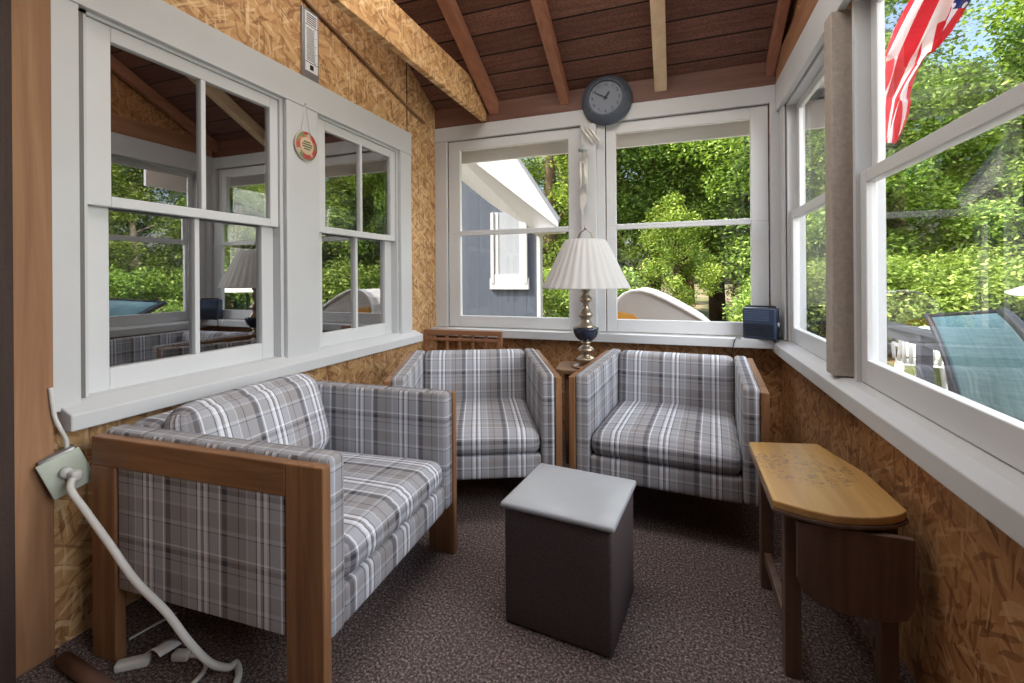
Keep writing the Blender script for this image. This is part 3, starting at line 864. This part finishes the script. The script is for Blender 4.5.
f = MB(); f.box(-2.66, -2.61, 6.44, 6.5, hz(1.02), hz(2.1)); f.box(-2.13, -2.08, 6.44, 6.5, hz(1.02), hz(2.1)); f.box(-2.68, -2.06, 6.45, 6.5, hz(.93), hz(1.10)); f.box(-2.61, -2.13, 6.45, 6.5, hz(1.10), hz(1.16))
f.box(-2.60, -2.54, 6.46, 6.5, hz(1.16), hz(2.1)); f.box(-2.2, -2.13, 6.46, 6.5, hz(1.16), hz(2.1)); fo = f.build('window_frame', M_hw, r)
m = MB(); m.box(-2.54, -2.2, 6.47, 6.5, hz(1.16), hz(2.1)); m.build('pane', plain('pale_pane', (.30, .33, .36), .15), fo)

# ------------------------------------------------------------------ domed cover outside the back window
r = thing('outdoor_cover', 'grey domed cover with a white rim standing outside the back right window', 'cover', (0, 0, GZ))
prof = [(-.56, .55), (-.555, .70), (-.54, .82), (-.50, .90), (-.44, .955), (-.37, .985), (-.29, .988), (-.20, .965), (-.08, .91), (.04, .845), (.16, .775), (.27, .705), (.36, .62), (.40, .52)]
M_tarp = plain('grey_tarp', (.50, .49, .49), .6, 0, .06, 3); M_rim = plain('white_rim', (.82, .83, .84), .4)
m = MB(); m.prism([(x, z - GZ) for x, z in prof] + [(.38, 0), (-.54, 0)], 4.22, 5.3, 'y'); m.build('cover', M_tarp, r)
m = MB()
pr2 = [(x, z - GZ) for x, z in prof]
m.tube([(x, 4.2, z) for x, z in pr2], .014, 8); m.build('rim', M_rim, r)
m = MB(); m.prism([(-.52, .70 - GZ), (-.28, .70 - GZ), (-.36, .775 - GZ), (-.50, .80 - GZ)], 4.19, 4.215, 'y'); m.build('panel', plain('orange_panel', (.70, .36, .07), .5), r)

# ------------------------------------------------------------------ deck railing, white chairs, bench, lounge chair, umbrella
M_slate = plain('slate_paint', (.035, .04, .055), .5, 0, .15, 6)
r = thing('deck_railing', 'dark slate wooden deck railing beyond the right windows', 'railing', (2.28, 0, DZ))
m = MB(); m.box(-.07, .07, 2.2, 8.2, .68, .72); m.box(-.02, .02, 2.2, 8.2, .56, .68); m.build('top_rail', M_slate, r, .004)
for y in (2.6, 4.1, 5.55, 7.0, 8.1):
    m = MB(); m.box(-.05, .05, y - .05, y + .05, -.2, .68); m.build('post', M_slate, r, .004)
M_wpl = plain('white_plastic', (.80, .81, .82), .35)
def patio_chair(label, loc, rz):
    r = thing('patio_chair', label, 'chair', loc, rz, 'white plastic chairs beyond the railing')
    m = MB(); m.rbox((0, 0, .41), (.46, .44, .03), .012, 4, (0, 0, -.01)); m.build('seat', M_wpl, r)
    b = MB()
    for i in range(7):
        x = -.18 + i * .06
        hh = .86 - .5 * x * x * 2
        b.tube([(x, .20, .41), (x * 1.08, .26, .62), (x * 1.1, .30, hh)], [.02, .022, .02], 6)
    b.tube([(-.23, .2, .45), (-.22, .28, .72), (-.15, .31, .82), (0, .315, .86), (.15, .31, .82), (.22, .28, .72), (.23, .2, .45)], .02, 8)
    b.build('backrest', M_wpl, r)
    for sx in (-1, 1):
        m = MB(); m.tube([(sx * .23, .24, .62), (sx * .25, 0, .63), (sx * .25, -.18, .61), (sx * .235, -.2, .42)], .02, 8); m.build('armrest', M_wpl, r)
        for y in (-.19, .19):
            m = MB(); m.tube([(sx * .2, y, .41), (sx * .235, y * 1.15, 0)], [.026, .018], 8); m.build('leg', M_wpl, r)
    return r
patio_chair('white plastic patio chair beyond the railing, just left of the blue lounge chair', (2.78, 5.55, GZ), R(205))
patio_chair('white plastic patio chair beyond the railing at the window edge', (2.75, 6.75, GZ), R(165))
r = thing('garden_bench', 'long white wooden table with bench slats behind the white chairs', 'picnic table', (3.9, 8.1, GZ), R(70))
for z, y0, y1 in ((.70, -.35, .35), (.42, -.75, -.5), (.42, .5, .75)):
    m = MB(); m.box(-1.3, 1.3, y0, y1, z, z + .05); m.build('table_top' if z > .5 else 'bench_seat', M_wpl, r, .004)
for x in (-.9, .9):
    m = MB(); m.box(x - .03, x + .03, -.7, .7, .36, .42); m.build('cross_beam', M_wpl, r)
    for s in (-1, 1):
        m = MB(); m.prism([(s * .62, 0), (s * .72, 0), (s * .32, .70), (s * .22, .70)], x + .03, x + .07, 'x'); m.build('leg', M_wpl, r)

r = thing('lounge_chair', 'blue mesh sling lounge chair right outside the near right window', 'lounge chair', (1.25, 2.75, DZ))
k = NT('blue_sling')
uv = k.n('ShaderNodeUVMap').outputs[0]
w1 = k.n('ShaderNodeTexNoise', {'Vector': k.mapping(uv, (26, 3, 1)), 'Scale': 1.0, 'Detail': 4.0}).outputs[0]
w2 = k.n('ShaderNodeTexNoise', {'Vector': k.mapping(uv, (4, 40, 1)), 'Scale': 1.0, 'Detail': 4.0}).outputs[0]
c = k.ramp(k.math('MULTIPLY', k.math('ADD', w1, w2), .5), [(.35, (.14, .33, .42)), (.65, (.26, .50, .60))])
M_sling = k.bsdf(c, .45, 0, None, .4)
TL, TR_, BL, BR = Vector((0.110, 0.505, 1.029)), Vector((0.080, -0.160, 1.101)), Vector((-0.030, -0.142, 0.650)), Vector((-0.230, -1.097, 0.826))
def sling(u, v):
    a = TL.lerp(TR_, u); b = BL.lerp(BR, u)
    p = a.lerp(b, v)
    bul = math.sin(PI * v ** .8) * .055
    return p + Vector((-.25, -1.0, .55)).normalized() * bul
m = MB(); m.grid(sling, 14, 18); m.build('sling', M_sling, r, 0, .006)
for u in (-.03, 1.03):
    m = MB(); m.tube([sling(u, q / 12) for q in range(13)], .02, 8); m.build('side_frame', M_slate, r)
m = MB(); m.grid(lambda u, v: sling(-.005 - .1 * u, v) + Vector((.012, 0, -.012)), 2, 12); m.build('edge_band', M_slate, r, 0, .008)
for v_, w_ in ((1, .016), (0, .012)):
    m = MB(); m.tube([sling(0, v_), sling(1, v_)], w_, 8); m.build('cross_bar', M_slate, r)
for u in (0, 1):
    p = sling(u, 1); q = sling(u, .45)
    for d in (p, q):
        m = MB(); m.tube([d, (d.x + (.1 if d is q else -.1), d.y, .012)], .014, 8); m.build('leg', M_slate, r)

r = thing('patio_umbrella', 'open white patio umbrella at the right edge beyond the railing', 'umbrella', (5.05, 7.35, GZ))
m = MB(); m.lathe([(1.15, 1.20), (1.14, 1.22), (.6, 1.46), (.05, 1.66), (0, 1.67)], 8); m.build('canopy', M_rim, r, 0, .01)
m = MB(); m.tube([(0, 0, 0), (0, 0, 1.72)], .022, 8); m.build('pole', M_slate, r)
for i in range(8):
    g_ = 2 * PI * i / 8
    m = MB(); m.tube([(0, 0, 1.62), (1.1 * math.cos(g_), 1.1 * math.sin(g_), 1.20)], .008, 5); m.build('rib', M_slate, r)
m = MB(); m.lathe([(0, 0), (.25, 0), (.24, .06), (.05, .09), (0, .09)], 20); m.build('base', M_slate, r)

# ------------------------------------------------------------------ flag
r = thing('flag', 'striped red and white flag hanging on a pole outside the right window', 'flag', (1.4, 3.3, 2.9))
k = NT('flag_cloth')
uv = k.n('ShaderNodeUVMap').outputs[0]
sp = k.n('ShaderNodeSeparateXYZ', {0: uv})
stp = k.math('MODULO', k.math('FLOOR', k.math('MULTIPLY', sp.outputs[1], 13)), 2)
c = k.mix(stp, (.62, .035, .05), (.82, .80, .80))
cant = k.math('MULTIPLY', k.math('LESS_THAN', sp.outputs[0], .40), k.math('GREATER_THAN', sp.outputs[1], 6 / 13))
star = k.n('ShaderNodeTexVoronoi', {'Vector': k.mapping(uv, (28, 18, 1)), 'Scale': 1.0, 'Randomness': 0.0}, voronoi_dimensions='2D').outputs['Distance']
c2 = k.mix(k.math('LESS_THAN', star, .2), (.03, .045, .17), (.82, .82, .84))
c = k.mix(cant, c, c2)
d = k.n('ShaderNodeBsdfDiffuse', {'Color': c}); tr = k.n('ShaderNodeBsdfTranslucent', {'Color': c})
mx = k.n('ShaderNodeMixShader', {0: .4, 1: d.outputs[0], 2: tr.outputs[0]}); k.t.links.new(mx.outputs[0], k.out.inputs[0])
M_flag = k.m
CENT = [(0, Vector((0.02, -.42, .42))), (.3, Vector((.0, -.10, -.16))), (.55, Vector((-.02, .20, -.42))), (.78, Vector((-.02, .40, -.62))), (1, Vector((-.02, .58, -.86)))]
WID = [(0, .30), (.3, .24), (.5, .23), (.75, .15), (1, .10)]
def interp(tab, s):
    for (a, p), (b, q) in zip(tab, tab[1:]):
        if s <= b:
            t = (s - a) / (b - a); t = t * t * (3 - 2 * t)
            return p + (q - p) * t
    return tab[-1][1]
def flagfn(u, v):
    c = interp(CENT, u); w = interp(WID, u)
    ph = v * 3.0 + .25 * math.sin(u * 7)
    tri = 2 * abs((ph * .5) % 1.0 - .5) * 2 - 1
    dep = (v - .5) * .14 + .03 * math.sin(v * 19 + u * 5) + .03 * math.sin(u * 12 + v * 4)
    off = Vector((.35, -.78, -.30)).normalized() * (-tri * w * .62)
    return c + off + Vector((.75, .55, 0)) * dep
m = MB(); m.grid(flagfn, 70, 60); m.build('cloth', M_flag, r)
m = MB(); m.tube([(-.72, -.75, -.62), (-.1, -.66, .15), (.35, -.6, .70)], .014, 8); m.build('pole', M_wpl, r)

# ------------------------------------------------------------------ trees and shrubs
M_bark = plain('bark', (.11, .075, .05), .9, 0, .4, 9)
M_bark_pale = plain('pale_bark', (.36, .31, .26), .85, 0, .4, 9)
FOL = [foliage('leaves_mid', (.09, .16, .025), (.22, .35, .055), (.40, .55, .12)),
       foliage('leaves_dark', (.06, .11, .025), (.16, .26, .05), (.32, .45, .11)),
       foliage('leaves_yellow', (.14, .21, .03), (.30, .40, .07), (.52, .58, .14))]
def leaf_cloud(rng, clusters, n, size):
    """leaf sized diamonds scattered round cluster centres"""
    mb = MB(); V = mb.v; Fc = mb.f
    for i in range(n):
        cx, cy, cz, cr = rng.choice(clusters)
        th = rng.uniform(0, 2 * PI); ph = math.acos(rng.uniform(-1, 1)); rr = cr * rng.random() ** .45
        p = Vector((cx + rr * math.sin(ph) * math.cos(th), cy + rr * math.sin(ph) * math.sin(th), cz + rr * .75 * math.cos(ph)))
        a = Vector((rng.gauss(0, 1), rng.gauss(0, 1), rng.gauss(-.2, .5))).normalized()
        b = a.cross(Vector((rng.gauss(0, .6), rng.gauss(0, .6), 1))).normalized()
        s = size * rng.uniform(.6, 1.3)
        k0 = len(V)
        nrm = a.cross(b)
        V += [tuple(p), tuple(p + a * s * .5 + b * s * .28 + nrm * s * .06), tuple(p + a * s), tuple(p + a * s * .5 - b * s * .28 + nrm * s * .06)]
        Fc.append((k0, k0 + 1, k0 + 2, k0 + 3))
    mb.uv = [None] * len(Fc); mb.sm = [False] * len(Fc)
    return mb
def tree_proto(seed, h, cr, base, n, size, fol, bark, nb=9):
    rng = random.Random(seed)
    r = bpy.data.objects.new('tree', None); COL.objects.link(r)
    m = MB()
    lean = (rng.uniform(-.25, .25), rng.uniform(-.25, .25))
    top = Vector((lean[0], lean[1], h * .86))
    rad = .035 * h ** .8
    m.tube([(0, 0, 0), (lean[0] * .2, lean[1] * .3, h * .3), (lean[0] * .7, lean[1] * .6, h * .6), top], [rad * 1.2, rad * .9, rad * .55, rad * .15], 9)
    cl = []
    for i in range(nb * 4):
        z = base + (h - base) * (i + .5) / (nb * 4)
        f = (z - base) / (h - base)
        prof = (math.sin(PI * min(1, f * .92 + .12)) ** .7) * cr
        g = i * 2.4 + rng.uniform(-.4, .4)
        rr = prof * rng.uniform(.25, 1)
        cl.append((lean[0] * f + rr * math.cos(g), lean[1] * f + rr * math.sin(g), z, cr * rng.uniform(.22, .4)))
    for c in cl[::3]:
        z0 = max(base * .5, c[2] - .25 * h * .3 - .3)
        f = z0 / h
        m.tube([(lean[0] * f, lean[1] * f, z0), ((c[0] + lean[0] * f) / 2, (c[1] + lean[1] * f) / 2, (z0 + c[2]) / 2 + .05), (c[0], c[1], c[2])], [rad * .28, rad * .18, rad * .06], 5)
    m.build('trunk', bark, r)
    leaf_cloud(rng, cl, n, size).build('foliage', fol, r)
    return r
def shrub_proto(seed, h, cr, n, size, fol):
    rng = random.Random(seed)
    r = bpy.data.objects.new('shrub', None); COL.objects.link(r)
    cl = []; m = MB()
    for i in range(14):
        g = i * 2.4; rr = cr * math.sqrt((i + .3) / 14) * .8
        z = h * rng.uniform(.25, .8)
        cl.append((rr * math.cos(g), rr * math.sin(g), z, cr * rng.uniform(.3, .45)))
        m.tube([(rr * .2 * math.cos(g), rr * .2 * math.sin(g), 0), (rr * .7 * math.cos(g), rr * .7 * math.sin(g), z * .5), (rr * math.cos(g), rr * math.sin(g), z)], [.02, .014, .006], 5)
    m.build('stem', M_bark, r)
    leaf_cloud(rng, cl, n, size).build('foliage', fol, r)
    return r
P = {'tall': tree_proto(1, 9.5, 2.6, 1.5, 38000, .115, FOL[0], M_bark),
     'dark': tree_proto(2, 9.0, 2.3, 2.7, 38000, .11, FOL[1], M_bark),
     'mid': tree_proto(3, 5.6, 1.9, 1.0, 28000, .095, FOL[0], M_bark_pale),
     'gold': tree_proto(4, 4.6, 1.5, 1.0, 15000, .10, FOL[2], M_bark),
     'shrub': shrub_proto(5, 1.5, 1.1, 12000, .07, FOL[0]),
     'low': shrub_proto(6, 1.1, .9, 9000, .07, FOL[1])}
used = set()
def plant(kind, az, dist, sc, label, cat, group=None, rz=None):
    first = kind not in used
    used.add(kind)
    o = P[kind] if first else copy_tree(P[kind])
    g = R(az)
    o.location = (dist * math.sin(g), dist * math.cos(g), GZ)
    o.rotation_euler = (0, 0, R(rz if rz is not None else (az * 37) % 360))
    o.scale = (sc, sc, sc)
    tag(o, label, cat, group)
    return o
G1, G2, G3 = 'woodland trees beyond the back windows', 'woodland trees beyond the right windows', 'trees mirrored in the left windows'
L1, L2, L3 = 'tall green tree in the woodland beyond the back windows', 'tall green tree in the woodland beyond the right windows', 'tree on the right of the house, seen only as a reflection'
for kd, az, d, sc in (('tall', -15, 13, 1.0), ('dark', -10.5, 17, 1.05), ('tall', -6.5, 14.5, .95), ('dark', -2.5, 18, 1.1), ('dark', .5, 14.5, 1.0), ('dark', 4.5, 16, 1.1), ('tall', 8.5, 14, 1.0), ('tall', -20, 16, 1.1), ('tall', 1.5, 25, 1.1)):
    plant(kd, az, d, sc, L1, 'tree', G1)
for kd, az, d, sc in (('tall', 12, 13.5, 1.0), ('dark', 15.5, 16, .95), ('tall', 19, 14, .95), ('mid', 22.5, 15, 1.1), ('dark', 25, 18.5, .8), ('mid', 27.5, 16, 1.0), ('mid', 31, 16, 1.45), ('dark', 28, 24, 1.0), ('tall', 16, 22, 1.2), ('dark', 21.5, 22, 1.0)):
    plant(kd, az, d, sc, L2, 'tree', G2)
for kd, az, d, sc in (('tall', 36, 15, .8), ('mid', 41, 14, 1.0), ('dark', 46, 16, .8), ('mid', 52, 15, .95), ('mid', 57, 17, 1.0), ('mid', 63, 16, .9), ('mid', 70, 18, .9)):
    plant(kd, az, d, sc, L3, 'tree', G3)
plant('gold', 7.6, 15, .75, 'small yellow green tree beyond the back right window, near the corner', 'tree')
plant('gold', 0.2, 12.5, .75, 'yellow green young tree in the middle of the back right window', 'tree')
for kd, az, d, sc in (('shrub', -14.5, 9.5, 1.2), ('shrub', -11.5, 10.5, 1.3), ('low', -5.5, 9.5, 1.1), ('low', -8, 11.5, 1.1)):
    plant(kd, az, d, sc, 'green shrub at the edge of the woodland beyond the back windows', 'shrub', 'shrubs beyond the back windows')
for kd, az, d, sc in (('shrub', 14, 10.5, 1.35), ('shrub', 18, 11.5, 1.3), ('low', 21, 11, 1.4), ('shrub', 24, 12, 1.4), ('shrub', 28, 11, 1.3), ('low', 31.5, 12, 1.4), ('shrub', 11, 11.5, 1.1)):
    plant(kd, az, d, sc, 'green shrub behind the railing beyond the right windows', 'shrub', 'shrubs beyond the right windows')
for kd, az, d, sc in (('shrub', 38, 12, 1.4), ('shrub', 45, 13, 1.4), ('shrub', 55, 13, 1.3)):
    plant(kd, az, d, sc, 'green shrub on the right of the house, seen only as a reflection', 'shrub', 'shrubs mirrored in the left windows')
